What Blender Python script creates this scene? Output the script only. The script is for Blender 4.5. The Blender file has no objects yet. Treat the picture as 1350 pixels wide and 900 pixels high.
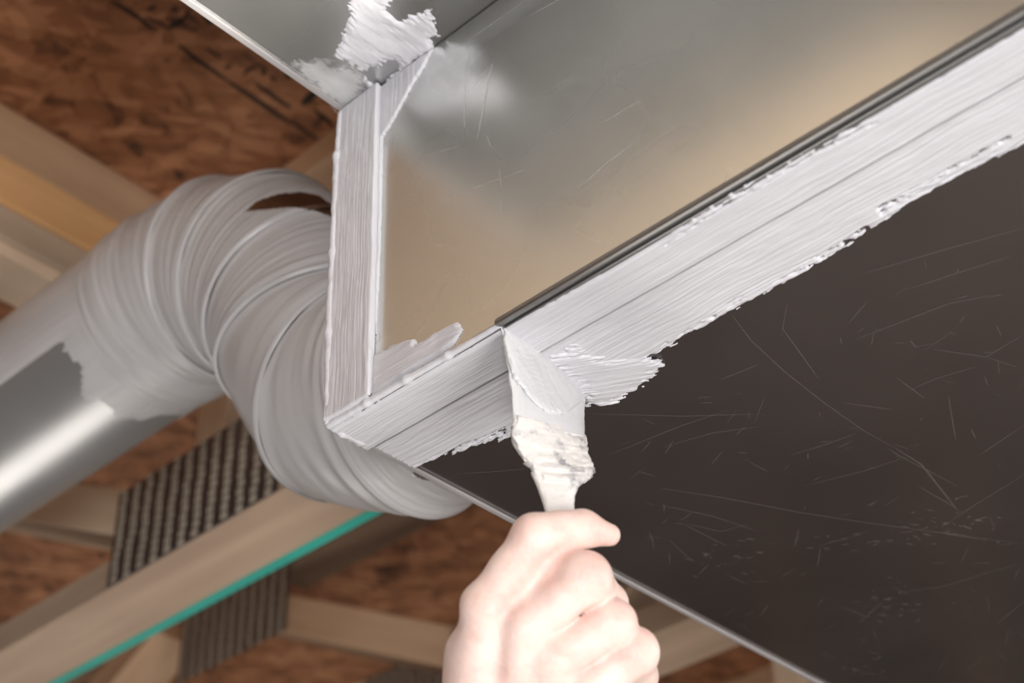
import bpy, bmesh, math
import numpy as np
from mathutils import Matrix, Vector

# ------------------------------------------------------------------ camera, world, lights
R = np.array([[0.67707655, -0.73523083, -0.03166969],
              [0.42744832, 0.42794046, -0.79633843],
              [0.59904531, 0.52564492, 0.60402163]])      # rows: image right, image down, forward
FPX, Z0 = 2042.1, 2.1                                      # focal length in pixels of 1350; height of the duct's underside
def ray(x, y): return R.T @ np.array([(x - 675) / FPX, (y - 450) / FPX, 1.0])
CAM = np.array([0, 0, Z0]) - ray(437, 558) * 0.85
def on(x, y, axis, val):                                   # pixel -> point on a real plane of the room
    r = ray(x, y); return CAM + r * ((val - CAM[axis]) / r[axis])
def cp(x, y, d): return CAM + ray(x, y) * d                # pixel + measured distance
def proj(P):
    q = (np.atleast_2d(P) - CAM) @ R.T
    return np.stack([675 + FPX * q[:, 0] / q[:, 2], 450 + FPX * q[:, 1] / q[:, 2]], 1)

sc = bpy.context.scene
col = sc.collection
cd = bpy.data.cameras.new('camera'); cam = bpy.data.objects.new('camera', cd); col.objects.link(cam)
cd.sensor_width = 36; cd.lens = FPX / 1350 * 36; cd.clip_start = 0.02
M = Matrix.Identity(4)
for i in range(3):
    M[i][0] = R[0][i]; M[i][1] = -R[1][i]; M[i][2] = -R[2][i]; M[i][3] = CAM[i]
cam.matrix_world = M
cd.dof.use_dof = True; cd.dof.focus_distance = 0.83; cd.dof.aperture_fstop = 7.0
sc.camera = cam

wd = bpy.data.worlds.new('world'); sc.world = wd; wd.use_nodes = True
wd.node_tree.nodes['Background'].inputs[0].default_value = (0.9, 0.93, 1, 1)
wd.node_tree.nodes['Background'].inputs[1].default_value = 0.3

def area_light(name, loc, target, size, power, colour):
    ld = bpy.data.lights.new(name, 'AREA'); ld.shape = 'DISK'; ld.size = size; ld.energy = power; ld.color = colour
    o = bpy.data.objects.new(name, ld); col.objects.link(o); o.location = loc
    o.rotation_euler = (Vector(target) - Vector(loc)).to_track_quat('-Z', 'Y').to_euler()
    return o
area_light('softbox_light', (-1.75, -1.5, 0.95), (0.15, 0.25, 2.3), 0.9, 43, (1.0, 0.985, 0.98))
area_light('timber_fill', (-0.2, -1.5, 1.0), (-0.1, 0.6, 2.7), 0.8, 25, (1.0, 0.97, 0.93))  # added fill, no such lamp there; brightens the timber stack and ceiling
area_light('ceiling_fill', (0.25, 0.4, 0.2), (0.1, 0.6, 2.8), 0.6, 9, (1.0, 0.96, 0.90))  # added fill from below for the strand board, not a real lamp
area_light('girder_fill', (0.6, 2.3, 0.95), (-0.33, 0.3, 2.6), 1.0, 8, (1.0, 0.95, 0.88))  # invented source, lifts the girder face mirrored in the side panel
sl_ = bpy.data.lights.new('girder_spot_fill', 'SPOT'); sl_.energy = 74; sl_.spot_size = math.radians(31); sl_.spot_blend = 0.35; sl_.shadow_soft_size = 0.03; sl_.color = (1.0, 0.94, 0.86)  # added spot aimed at the girder so its reflection turns tan
spo = bpy.data.objects.new('girder_spot_fill', sl_); col.objects.link(spo); spo.location = (-0.01, -0.6, 1.75)
spo.rotation_euler = Vector((-0.32, 0.62, 0.77)).to_track_quat('-Z', 'Y').to_euler()
area_light('floor_fill', (2.6, -2.2, 2.2), (2.4, 0.5, 0.0), 0.6, 70, (1.0, 0.93, 0.88))  # added fill; lights the floor that the duct underside reflects
sc.view_settings.view_transform = 'Standard'; sc.view_settings.look = 'None'
sc.view_settings.gamma = 1; sc.view_settings.use_curve_mapping = False
sc.view_settings.exposure = 0.0

# ------------------------------------------------------------------ materials
def mat(name):
    m = bpy.data.materials.new(name); m.use_nodes = True
    return m, m.node_tree.nodes, m.node_tree.links, m.node_tree.nodes['Principled BSDF']
def node(ns, t, **kw):
    n = ns.new(t)
    for k, v in kw.items(): setattr(n, k, v)
    return n
def ramp(ns, stops):
    r = ns.new('ShaderNodeValToRGB'); e = r.color_ramp.elements
    while len(e) < len(stops): e.new(0.5)
    for i, (p, c) in enumerate(stops): e[i].position = p; e[i].color = tuple(c) + ((1,) if len(c) == 3 else ())
    return r
def coords(ns, ls, scale, kind='Object', loc=(0, 0, 0)):
    tc = ns.new('ShaderNodeTexCoord'); mp = ns.new('ShaderNodeMapping')
    mp.inputs['Scale'].default_value = scale; mp.inputs['Location'].default_value = loc
    ls.new(tc.outputs[kind], mp.inputs[0]); return mp
def bump(ns, ls, h, bsdf, strength, dist):
    b = ns.new('ShaderNodeBump'); b.inputs['Strength'].default_value = strength; b.inputs['Distance'].default_value = dist
    ls.new(h, b.inputs['Height']); ls.new(b.outputs[0], bsdf.inputs['Normal']); return b
def noise(ns, ls, mp, scale, detail=3, rough=0.5):
    n = ns.new('ShaderNodeTexNoise'); n.inputs['Scale'].default_value = scale
    n.inputs['Detail'].default_value = detail; n.inputs['Roughness'].default_value = rough
    ls.new(mp.outputs[0], n.inputs['Vector']); return n

def metal(name, base, rough, spangle=60, film=0.0):
    m, ns, ls, b = mat(name)
    b.inputs['Metallic'].default_value = 1.0 - film
    mp = coords(ns, ls, (1, 1, 1)); v = ns.new('ShaderNodeTexVoronoi'); v.inputs['Scale'].default_value = spangle
    ls.new(mp.outputs[0], v.inputs['Vector'])
    n = noise(ns, ls, mp, 9, 2, 0.5); fine = noise(ns, ls, mp, 700, 2)
    mx = node(ns, 'ShaderNodeMath', operation='MULTIPLY_ADD'); ls.new(v.outputs['Color'], mx.inputs[0]); mx.inputs[1].default_value = 0.0; ls.new(n.outputs[0], mx.inputs[2])
    r = ramp(ns, [(0.0, [c * 0.82 for c in base]), (1.0, base)]); ls.new(mx.outputs[0], r.inputs[0]); ls.new(r.outputs[0], b.inputs['Base Color'])
    rr = node(ns, 'ShaderNodeMapRange'); rr.inputs[1].default_value = 0.0; rr.inputs[2].default_value = 1.0
    rr.inputs[3].default_value = rough - 0.05; rr.inputs[4].default_value = rough + 0.05
    ls.new(n.outputs[0], rr.inputs[0]); ls.new(rr.outputs[0], b.inputs['Roughness'])
    bump(ns, ls, fine.outputs[0], b, 0.05, 0.0002)
    return m
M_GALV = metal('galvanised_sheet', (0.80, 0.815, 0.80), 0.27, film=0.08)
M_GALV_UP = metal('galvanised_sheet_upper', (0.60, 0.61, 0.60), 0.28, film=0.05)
M_GALV_LOW = metal('galvanised_sheet_dark', (0.42, 0.40, 0.40), 0.22)  # darker base colour than the other galvanised sheets
M_PIPE = metal('galvanised_pipe', (0.66, 0.66, 0.67), 0.36, film=0.2)
M_EDGE = metal('dull_zinc_edge', (0.34, 0.34, 0.34), 0.46)
M_PLATE = metal('stamped_plate_steel', (0.22, 0.21, 0.22), 0.42)

def mastic(name, base, su, sv, depth, gl=0.42, film=False):
    m, ns, ls, b = mat(name)
    mp = coords(ns, ls, (su, sv, 1), 'UV'); n = noise(ns, ls, mp, 1, 4, 0.6)
    mp2 = coords(ns, ls, (1, 1, 1), 'UV'); n2 = noise(ns, ls, mp2, 22, 5, 0.6)
    r = ramp(ns, [(0.25, [c * 0.86 for c in base]), (0.5, base), (0.8, [min(1, c * 1.06) for c in base])])
    a = node(ns, 'ShaderNodeMath', operation='MULTIPLY_ADD'); ls.new(n.outputs[0], a.inputs[0]); a.inputs[1].default_value = 0.55
    hm = node(ns, 'ShaderNodeMath', operation='MULTIPLY'); ls.new(n2.outputs[0], hm.inputs[0]); hm.inputs[1].default_value = 0.45
    ls.new(hm.outputs[0], a.inputs[2]); ls.new(a.outputs[0], r.inputs[0]); ls.new(r.outputs[0], b.inputs['Base Color'])
    b.inputs['Roughness'].default_value = gl; b.inputs['IOR'].default_value = 1.45
    bump(ns, ls, n.outputs[0], b, 0.8, depth)
    if film:
        at = ns.new('ShaderNodeAttribute'); at.attribute_name = 'cover'
        ls.new(at.outputs['Fac'], b.inputs['Alpha'])
    return m
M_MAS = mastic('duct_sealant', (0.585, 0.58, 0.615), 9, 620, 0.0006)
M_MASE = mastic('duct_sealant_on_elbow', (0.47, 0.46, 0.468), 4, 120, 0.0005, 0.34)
M_MASF = mastic('duct_sealant_thin_film', (0.62, 0.62, 0.63), 14, 260, 0.0004, 0.45, True)
M_BRUSHM = mastic('fresh_wet_sealant', (0.64, 0.645, 0.66), 30, 260, 0.0006, 0.28)

def wood(name, dark, light, grain=1.0):
    m, ns, ls, b = mat(name)
    mp = coords(ns, ls, (1.6, 26 * grain, 26 * grain)); n = noise(ns, ls, mp, 1.3, 6, 0.62)
    mp2 = coords(ns, ls, (1, 1, 1)); n2 = noise(ns, ls, mp2, 5, 3)
    a = node(ns, 'ShaderNodeMath', operation='MULTIPLY_ADD'); ls.new(n2.outputs[0], a.inputs[0]); a.inputs[1].default_value = 0.5; ls.new(n.outputs[0], a.inputs[2])
    r = ramp(ns, [(0.5, dark), (0.9, light)]); ls.new(a.outputs[0], r.inputs[0]); ls.new(r.outputs[0], b.inputs['Base Color'])
    b.inputs['Roughness'].default_value = 0.62
    bump(ns, ls, n.outputs[0], b, 0.3, 0.001)
    return m
M_W = {'tan': wood('spruce_tan', (0.46, 0.29, 0.175), (0.62, 0.42, 0.27)),
       'orange': wood('spruce_orange', (0.60, 0.32, 0.13), (0.76, 0.46, 0.22)),
       'grey': wood('spruce_greyed', (0.34, 0.25, 0.17), (0.50, 0.39, 0.29)),
       'pale': wood('spruce_pale', (0.62, 0.46, 0.32), (0.76, 0.60, 0.45)),
       'dark': wood('spruce_shaded', (0.15, 0.095, 0.06), (0.24, 0.16, 0.11)),  # shade of a chord underside mixed into the brown
       'chord': wood('spruce_chord', (0.34, 0.235, 0.165), (0.46, 0.335, 0.24))}

def osb():
    m, ns, ls, b = mat('oriented_strand_board')
    acc = None
    hs = []
    mpw = coords(ns, ls, (1, 1, 1)); wn = noise(ns, ls, mpw, 9, 2)
    for i, (rot, sx, sy) in enumerate([(0.5, 24, 75), (1.6, 28, 66), (2.5, 20, 80)]):
        tc = ns.new('ShaderNodeTexCoord'); mp = ns.new('ShaderNodeMapping'); mp.vector_type = 'TEXTURE'
        mp.inputs['Rotation'].default_value = (0, 0, rot); mp.inputs['Scale'].default_value = (1 / sx, 1 / sy, 1)
        ad = node(ns, 'ShaderNodeMixRGB', blend_type='ADD'); ad.inputs[0].default_value = 0.06
        ls.new(tc.outputs['Object'], ad.inputs[1]); ls.new(wn.outputs['Color'], ad.inputs[2])
        ls.new(ad.outputs[0], mp.inputs[0])
        v = ns.new('ShaderNodeTexVoronoi'); v.inputs['Scale'].default_value = 1.0; ls.new(mp.outputs[0], v.inputs['Vector'])
        sp = ns.new('ShaderNodeSeparateColor'); ls.new(v.outputs['Color'], sp.inputs[0]); hs.append(sp.outputs[0])
    mn = node(ns, 'ShaderNodeMath', operation='MAXIMUM'); ls.new(hs[0], mn.inputs[0]); ls.new(hs[1], mn.inputs[1])
    md = node(ns, 'ShaderNodeMath', operation='MULTIPLY_ADD'); ls.new(hs[2], md.inputs[0]); md.inputs[1].default_value = 0.5
    h2 = node(ns, 'ShaderNodeMath', operation='MULTIPLY'); ls.new(mn.outputs[0], h2.inputs[0]); h2.inputs[1].default_value = 0.5
    ls.new(h2.outputs[0], md.inputs[2])
    r = ramp(ns, [(0.12, (0.06, 0.024, 0.012)), (0.30, (0.19, 0.075, 0.032)), (0.62, (0.30, 0.125, 0.055)), (0.95, (0.46, 0.22, 0.11))])
    ls.new(md.outputs[0], r.inputs[0]); ls.new(r.outputs[0], b.inputs['Base Color']); b.inputs['Roughness'].default_value = 0.7
    bump(ns, ls, md.outputs[0], b, 0.6, 0.002)
    return m
M_OSB = osb()

def plain(name, c, rough=0.7, metal_=0.0, var=0.15, scale=6, alpha=1.0):
    m, ns, ls, b = mat(name)
    mp = coords(ns, ls, (1, 1, 1)); n = noise(ns, ls, mp, scale, 4)
    r = ramp(ns, [(0.3, [x * (1 - var) for x in c]), (0.7, [min(1, x * (1 + var)) for x in c])])
    ls.new(n.outputs[0], r.inputs[0]); ls.new(r.outputs[0], b.inputs['Base Color'])
    b.inputs['Roughness'].default_value = rough; b.inputs['Metallic'].default_value = metal_
    b.inputs['Alpha'].default_value = alpha
    return m
M_TEAL = plain('teal_paint', (0.03, 0.36, 0.29), 0.5)
M_INK = plain('black_print', (0.025, 0.018, 0.015), 0.8, alpha=0.85)
M_CONC = plain('concrete', (0.32, 0.30, 0.285), 0.85)
M_WALL = plain('foundation_wall', (0.22, 0.21, 0.205), 0.85)
M_SCR = plain('scratched_zinc', (0.62, 0.62, 0.61), 0.45, 0.2, alpha=0.35)
M_SCRF = plain('scratched_zinc_faint', (0.50, 0.50, 0.50), 0.45, 0.2, alpha=0.09)
M_HEM = plain('dusty_zinc_edge', (0.42, 0.40, 0.40), 0.4, 0.45)
M_TOOTH = plain('plate_slot_edge', (0.46, 0.40, 0.32), 0.6, 0.3)

def skin():
    m, ns, ls, b = mat('skin')
    mp = coords(ns, ls, (1, 1, 1)); n = noise(ns, ls, mp, 55, 4, 0.6); f = noise(ns, ls, mp, 900, 3, 0.6)
    w = noise(ns, ls, mp, 230, 3, 0.6)
    r = ramp(ns, [(0.25, (0.68, 0.46, 0.41)), (0.5, (0.80, 0.61, 0.55)), (0.7, (0.87, 0.70, 0.64))])
    ls.new(n.outputs[0], r.inputs[0])
    at = ns.new('ShaderNodeAttribute'); at.attribute_name = 'flush'
    mx = node(ns, 'ShaderNodeMixRGB', blend_type='MIX'); ls.new(at.outputs['Fac'], mx.inputs[0]); ls.new(r.outputs[0], mx.inputs[1])
    mx.inputs[2].default_value = (0.70, 0.36, 0.31, 1)
    ls.new(mx.outputs[0], b.inputs['Base Color'])
    b.inputs['Roughness'].default_value = 0.5
    b.inputs['Subsurface Weight'].default_value = 0.35; b.inputs['Subsurface Radius'].default_value = (1.0, 0.35, 0.2)
    b.inputs['Subsurface Scale'].default_value = 0.006
    a = node(ns, 'ShaderNodeMath', operation='MULTIPLY_ADD'); ls.new(w.outputs[0], a.inputs[0]); a.inputs[1].default_value = 1.6; ls.new(f.outputs[0], a.inputs[2])
    bump(ns, ls, a.outputs[0], b, 0.35, 0.0006)
    return m
M_SKIN = skin()

def brushwhite():
    m, ns, ls, b = mat('sealant_caked_white')
    mp = coords(ns, ls, (1, 1, 1)); n = noise(ns, ls, mp, 75, 5, 0.6); n2 = noise(ns, ls, mp, 260, 3)
    r = ramp(ns, [(0.33, (0.16, 0.16, 0.18)), (0.40, (0.50, 0.49, 0.49)), (0.47, (0.70, 0.68, 0.66)), (0.7, (0.74, 0.71, 0.68))])
    ls.new(n.outputs[0], r.inputs[0]); ls.new(r.outputs[0], b.inputs['Base Color']); b.inputs['Roughness'].default_value = 0.5
    bump(ns, ls, n2.outputs[0], b, 0.6, 0.0015)
    return m
M_CAKED = brushwhite()

# ------------------------------------------------------------------ mesh helpers
def obj(name, verts, faces, m=None, parent=None, smooth=False, uv=None, mats=None, midx=None):
    verts = np.asarray(verts, float)
    me = bpy.data.meshes.new(name); me.from_pydata(verts.tolist(), [], [list(map(int, f)) for f in faces])
    for q in (mats or [m]): me.materials.append(q)
    if midx is not None: me.polygons.foreach_set('material_index', np.asarray(midx, np.int32))
    if smooth: me.polygons.foreach_set('use_smooth', [True] * len(me.polygons))
    if uv is not None:
        L = me.uv_layers.new(name='UVMap'); vi = np.empty(len(me.loops), np.int32); me.loops.foreach_get('vertex_index', vi)
        L.data.foreach_set('uv', np.asarray(uv, float)[vi].ravel())
    me.update()
    o = bpy.data.objects.new(name, me); col.objects.link(o)
    if parent: put(o, parent)
    return o
def put(o, parent):
    o.parent = parent; o.matrix_parent_inverse = parent.matrix_basis.inverted()
def thing(name, label, cat, loc, group=None):
    o = bpy.data.objects.new(name, None); col.objects.link(o); o.location = [float(v) for v in loc]; o.empty_display_size = 0.05
    o['label'] = label; o['category'] = cat
    if group: o['group'] = group
    return o
def tag(o, label, cat, group=None):
    o['label'] = label; o['category'] = cat
    if group: o['group'] = group
    return o
def struct(o): o['kind'] = 'structure'; return o
def bevelbox(name, lo, hi, m, parent=None, bev=0.0015, frame=None):
    """box between lo and hi, bevelled; frame = 4x4 placing a local box"""
    bm = bmesh.new(); bmesh.ops.create_cube(bm, size=1.0)
    lo = np.array(lo, float); hi = np.array(hi, float)
    for v in bm.verts:
        for i in range(3): v.co[i] = (hi[i] - lo[i]) * v.co[i]
    if bev: bmesh.ops.bevel(bm, geom=bm.edges[:], offset=bev, segments=2, affect='EDGES', profile=0.6)
    me = bpy.data.meshes.new(name); bm.to_mesh(me); bm.free(); me.materials.append(m)
    o = bpy.data.objects.new(name, me); col.objects.link(o)
    L = Matrix.Translation(Vector([float(v) for v in (lo + hi) / 2]))
    o.matrix_basis = frame @ L if frame is not None else L
    if parent: put(o, parent)
    return o
def board(name, a, b, w, t, normal, m, parent=None, bev=0.002):
    """timber from a to b (centres of its ends); t along normal, w across"""
    a = Vector([float(v) for v in a]); b = Vector([float(v) for v in b]); x = (b - a).normalized(); n = Vector(normal)
    n = (n - x * n.dot(x)).normalized(); y = n.cross(x)
    F = Matrix(((x[0], y[0], n[0], a[0]), (x[1], y[1], n[1], a[1]), (x[2], y[2], n[2], a[2]), (0, 0, 0, 1)))
    return bevelbox(name, (0, -w / 2, -t / 2), ((b - a).length, w / 2, t / 2), m, parent, bev, F)

def vn(x, y, seed=0):
    xi = np.floor(x).astype(np.int64); yi = np.floor(y).astype(np.int64); fx = x - xi; fy = y - yi
    fx = fx * fx * (3 - 2 * fx); fy = fy * fy * (3 - 2 * fy)
    def h(a, b):
        n = (a * 374761393 + b * 668265263 + seed * 974634777) & 0xffffffff
        n = ((n ^ (n >> 13)) * 1274126177) & 0xffffffff
        return ((n ^ (n >> 16)) & 0xffff) / 65535.0
    return (h(xi, yi) * (1 - fx) + h(xi + 1, yi) * fx) * (1 - fy) + (h(xi, yi + 1) * (1 - fx) + h(xi + 1, yi + 1) * fx) * fy
def fbm(x, y, seed=0, o=3):
    s = 0; a = 0.5; t = 0
    for i in range(o): s = s + a * vn(x * 2 ** i, y * 2 ** i, seed + i * 7); t += a; a *= 0.5
    return s / t
def polydist(P, poly):
    """signed distance, positive inside"""
    poly = np.asarray(poly, float); d = np.full(len(P), 1e9); ins = np.zeros(len(P), bool)
    for a, b in zip(poly, np.roll(poly, -1, 0)):
        e = b - a; w = P - a; t = np.clip((w @ e) / max(e @ e, 1e-12), 0, 1); q = w - t[:, None] * e
        d = np.minimum(d, np.hypot(q[:, 0], q[:, 1]))
        c = ((a[1] > P[:, 1]) != (b[1] > P[:, 1])) & (P[:, 0] < (b[0] - a[0]) * (P[:, 1] - a[1]) / (b[1] - a[1] + 1e-15) + a[0])
        ins ^= c
    return np.where(ins, d, -d)

def patch(name, origin, u, v, n, poly, m, parent=None, cell=0.0007, thick=0.0012, edge=0.004, rag=1.6, fu=14, fv=650,
          seed=1, holes=(), film=False, lump=0.5, hard=None, thins=()):
    """a brushed layer of sealant lying on a real plane: poly in (u, v) metres; strokes run along u; n points off the surface.
    hard = list of polygon edges (indices) is not needed: sides that meet another face simply overrun it a little."""
    poly = np.asarray(poly, float); lo = poly.min(0) - 0.004; hi = poly.max(0) + 0.004
    nu = int((hi[0] - lo[0]) / (cell * 1.6)) + 2; nv = int((hi[1] - lo[1]) / cell) + 2
    U, V = np.meshgrid(np.linspace(lo[0], hi[0], nu), np.linspace(lo[1], hi[1], nv), indexing='ij')
    P = np.stack([U.ravel(), V.ravel()], 1)
    d = polydist(P, poly)
    for h in holes: d = np.minimum(d, -polydist(P, h))
    wob = (fbm(P[:, 0] * 30, P[:, 1] * 30, seed + 50) - 0.5) * 0.006
    st = 0.65 * fbm(P[:, 0] * fu, (P[:, 1] + wob) * fv, seed, 2) + 0.35 * fbm(P[:, 0] * fu * 9, P[:, 1] * fv * 0.35, seed + 3, 3)
    spk = fbm(P[:, 0] * 260, P[:, 1] * 700, seed + 21, 3)
    mk = d / edge + (0.55 * st + 0.45 * spk - 0.5) * 2.4 * rag + (0.0 if rag < 0.3 else 0.15)
    for tp_ in thins:
        t_ = np.clip(polydist(P, tp_) / 0.0012, 0, 1); mk = mk * (1 - t_) + t_ * (0.6 * st + 0.4 * spk - 0.47) * 9
    if hard is not None: mk = np.minimum(mk, polydist(P, hard) / 0.0007)
    prof = np.clip(mk, 0, 1) ** 0.6
    lumps = fbm(P[:, 0] * 45, P[:, 1] * 90, seed + 9, 3)
    hgt = thick * prof * (0.62 + 0.38 * st + lump * (lumps - 0.4) * 1.4)
    hgt = np.where(mk > 0, np.maximum(hgt, 0.00015), -0.0004) if not film else np.full(len(d), 0.0001)
    X = np.asarray(origin)[None] + P[:, :1] * np.asarray(u)[None] + P[:, 1:2] * np.asarray(v)[None] + hgt[:, None] * np.asarray(n)[None]
    idx = np.arange(nu * nv).reshape(nu, nv)
    q = np.stack([idx[:-1, :-1], idx[1:, :-1], idx[1:, 1:], idx[:-1, 1:]], -1).reshape(-1, 4)
    keep = (mk[q] > 0).sum(1) >= 2
    q = q[keep]
    if np.dot(np.cross(u, v), n) < 0: q = q[:, ::-1]
    used, inv = np.unique(q, return_inverse=True); q = inv.reshape(-1, 4)
    o = obj(name, X[used], q, m, parent, True, P[used])
    if film:
        c = np.clip(mk, 0, 1)[used] * (0.25 + 0.6 * lumps[used]) * film
        at = o.data.attributes.new('cover', 'FLOAT', 'POINT'); at.data.foreach_set('value', np.clip(c, 0, 1).astype(np.float32))
    return o

def surface_nets(Fv, org, h):
    ins = Fv < 0
    nx, ny, nz = Fv.shape
    c = np.zeros((nx - 1, ny - 1, nz - 1), np.int8)
    for i in (0, 1):
        for j in (0, 1):
            for k in (0, 1): c += ins[i:nx - 1 + i, j:ny - 1 + j, k:nz - 1 + k]
    act = (c > 0) & (c < 8); ci = np.argwhere(act); vid = -np.ones(act.shape, np.int64); vid[act] = np.arange(len(ci))
    acc = np.zeros((len(ci), 3)); cnt = np.zeros(len(ci))
    cs = [(i, j, k) for i in (0, 1) for j in (0, 1) for k in (0, 1)]
    for a in cs:
        for ax in range(3):
            if a[ax]: continue
            b = list(a); b[ax] = 1
            fa = Fv[ci[:, 0] + a[0], ci[:, 1] + a[1], ci[:, 2] + a[2]]; fb = Fv[ci[:, 0] + b[0], ci[:, 1] + b[1], ci[:, 2] + b[2]]
            cr = (fa < 0) != (fb < 0); t = np.where(cr, fa / np.where(cr, fa - fb, 1), 0)
            p = np.array(a, float)[None].repeat(len(ci), 0); p[:, ax] += t
            acc += p * cr[:, None]; cnt += cr
    V = (ci + acc / cnt[:, None]) * h + org
    quads = []
    for ax in range(3):
        s0 = [slice(None)] * 3; s1 = [slice(None)] * 3; s0[ax] = slice(0, -1); s1[ax] = slice(1, None)
        A = ins[tuple(s0)]; B = ins[tuple(s1)]; e = np.argwhere(A != B); flip = A[tuple(e.T)]
        o1, o2 = (ax + 1) % 3, (ax + 2) % 3
        ok = (e[:, o1] > 0) & (e[:, o2] > 0) & (e[:, o1] < Fv.shape[o1] - 1) & (e[:, o2] < Fv.shape[o2] - 1); e = e[ok]; flip = flip[ok]
        def g(d1, d2):
            q = e.copy(); q[:, o1] -= d1; q[:, o2] -= d2; return vid[tuple(q.T)]
        Q = np.stack([g(1, 1), g(0, 1), g(0, 0), g(1, 0)], 1); Q[~flip] = Q[~flip][:, ::-1]; quads.append(Q)
    return V, np.concatenate(quads)
def smin(a, b, k):
    h = np.clip(0.5 + 0.5 * (b - a) / k, 0, 1); return b * (1 - h) + a * h - k * h * (1 - h)
def cone(P, a, b, ra, rb):
    a = np.asarray(a); b = np.asarray(b); e = b - a; t = np.clip(((P - a) @ e) / (e @ e), 0, 1)
    return np.linalg.norm(P - a - t[..., None] * e, axis=-1) - (ra + (rb - ra) * t)

def ribbons(name, lines, axis, val, off, w, m, parent):
    """fine scratches or printed strokes lying on a real plane"""
    V = []; Fc = []; nrm = np.zeros(3); nrm[axis] = 1
    for L in lines:
        ww = w
        if isinstance(L[0], (int, float)): ww = L[0]; L = L[1:]
        P = np.array([on(x, y, axis, val) for x, y in L]); 
        if len(P) > 2 or True:
            t = np.linspace(0, len(P) - 1, (len(P) - 1) * 6 + 1); P = np.stack([np.interp(t, range(len(P)), P[:, i]) for i in range(3)], 1)
        T = np.gradient(P, axis=0); T /= np.linalg.norm(T, axis=1)[:, None]; S = np.cross(T, nrm)
        tp = np.sin(np.linspace(0.12, np.pi - 0.12, len(P)))[:, None] ** 0.5 * ww / 2
        b = len(V); A = P + S * tp + nrm * off; B = P - S * tp + nrm * off
        V += list(A) + list(B); n = len(P)
        Fc += [(b + i, b + i + 1, b + n + i + 1, b + n + i) for i in range(n - 1)]
    o = obj(name, V, Fc, m, parent); o['kind'] = 'stuff'; return o

# ------------------------------------------------------------------ the setting
ZC = 2.80                      # underside of the subfloor
def slab(name, lo, hi, m): return struct(bevelbox(name, lo, hi, m, None, 0))
slab('floor', (-3.2, -3.2, -0.1), (4.2, 4.2, 0), M_CONC)
ceiling = slab('ceiling', (-3.2, -3.2, ZC), (4.2, 4.2, ZC + 0.018), M_OSB)
slab('wall_left', (-3.3, -3.3, 0), (-3.2, 4.3, ZC), M_WALL)
slab('wall_right', (4.2, -3.3, 0), (4.3, 4.3, ZC), M_WALL)
slab('wall_back', (-3.2, 4.2, 0), (4.2, 4.3, ZC), M_WALL)
slab('wall_front', (-3.2, -3.3, 0), (4.2, -3.2, ZC), M_WALL)
marks = [(0.006, (145, 0), (170, 14), (203, 38)), (0.006, (235, 58), (262, 80), (300, 106)), (0.007, (300, 106), (345, 136), (384, 163)), (0.005, (384, 160), (420, 184)),
         (0.006, (335, 108), (362, 128), (384, 142)), (0.004, (190, 22), (212, 30), (222, 38)), (0.004, (222, 38), (240, 26), (252, 12)),
         (0.004, (193, 14), (206, 6)), (0.004, (228, 8), (236, 14)), (0.004, (320, 98), (330, 90), (342, 84)), (0.004, (342, 84), (349, 92), (346, 100)),
         (0.004, (356, 100), (363, 106)), (0.009, (398, 138), (410, 126), (422, 118)), (0.006, (414, 144), (428, 155), (440, 165)), (0.004, (424, 154), (419, 164)),
         (0.004, (270, 62), (292, 76)), (0.003, (250, 40), (262, 36)), (0.004, (296, 90), (306, 84)), (0.005, (375, 96), (384, 104)), (0.004, (405, 112), (416, 108))]
ribbons('printed_marks', marks, 2, ZC, -0.0008, 0.004, M_INK, ceiling)

# ---- floor trusses (parallel chord, running along y)
def truss(x0, x1, node_y, label, webm=('tan', 'pale', 'grey'), y0=-3.0, y1=4.0, plates=True, tdy=0.0):
    zb, zt = 2.37, ZC; xc = (x0 + x1) / 2; w = x1 - x0; th = 0.037
    t = thing('floor_truss', label, 'truss', (xc, (y0 + y1) / 2, zb))
    board('chord', (xc, y0, zb + th / 2), (xc, y1, zb + th / 2), w, th, (0, 0, 1), M_W['chord'], t)
    board('chord', (xc, y0, zt - th / 2 - 0.0005), (xc, y1, zt - th / 2 - 0.0005), w, th, (0, 0, 1), M_W['tan'], t)
    i = 0; yb = node_y - 1.44 * 3
    zi, zj = zb + th, zt - th
    while yb < y1:
        for s in (1, -1):
            a = (xc, yb + s * 0.075, zi + 0.026); b = (xc, yb + s * 0.66, zj - 0.026)
            if y0 < min(a[1], b[1]) and max(a[1], b[1]) < y1:
                board('web', a, b, w * 0.94, 0.050, (0, 0, 1), M_W[webm[i % 3]], t); i += 1
        if y0 < yb < y1:
            board('web', (xc, yb - 0.012, zi + 0.001), (xc, yb - 0.012, zj - 0.001), w * 0.94, 0.048, (0, 1, 0), M_W['pale'], t)
            if plates: nailplate(t, x0 - 0.0016, yb - 0.13, yb + 0.13, zb + 0.002, zb + 0.112)
        if plates and y0 < yb + 0.72 + 0.13 < y1: nailplate(t, x0 - 0.0016, yb + tdy + 0.72 - 0.12, yb + tdy + 0.72 + 0.12, zt - 0.20, zt - 0.004)
        yb += 1.44
    return t
PCACHE = {}
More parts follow.
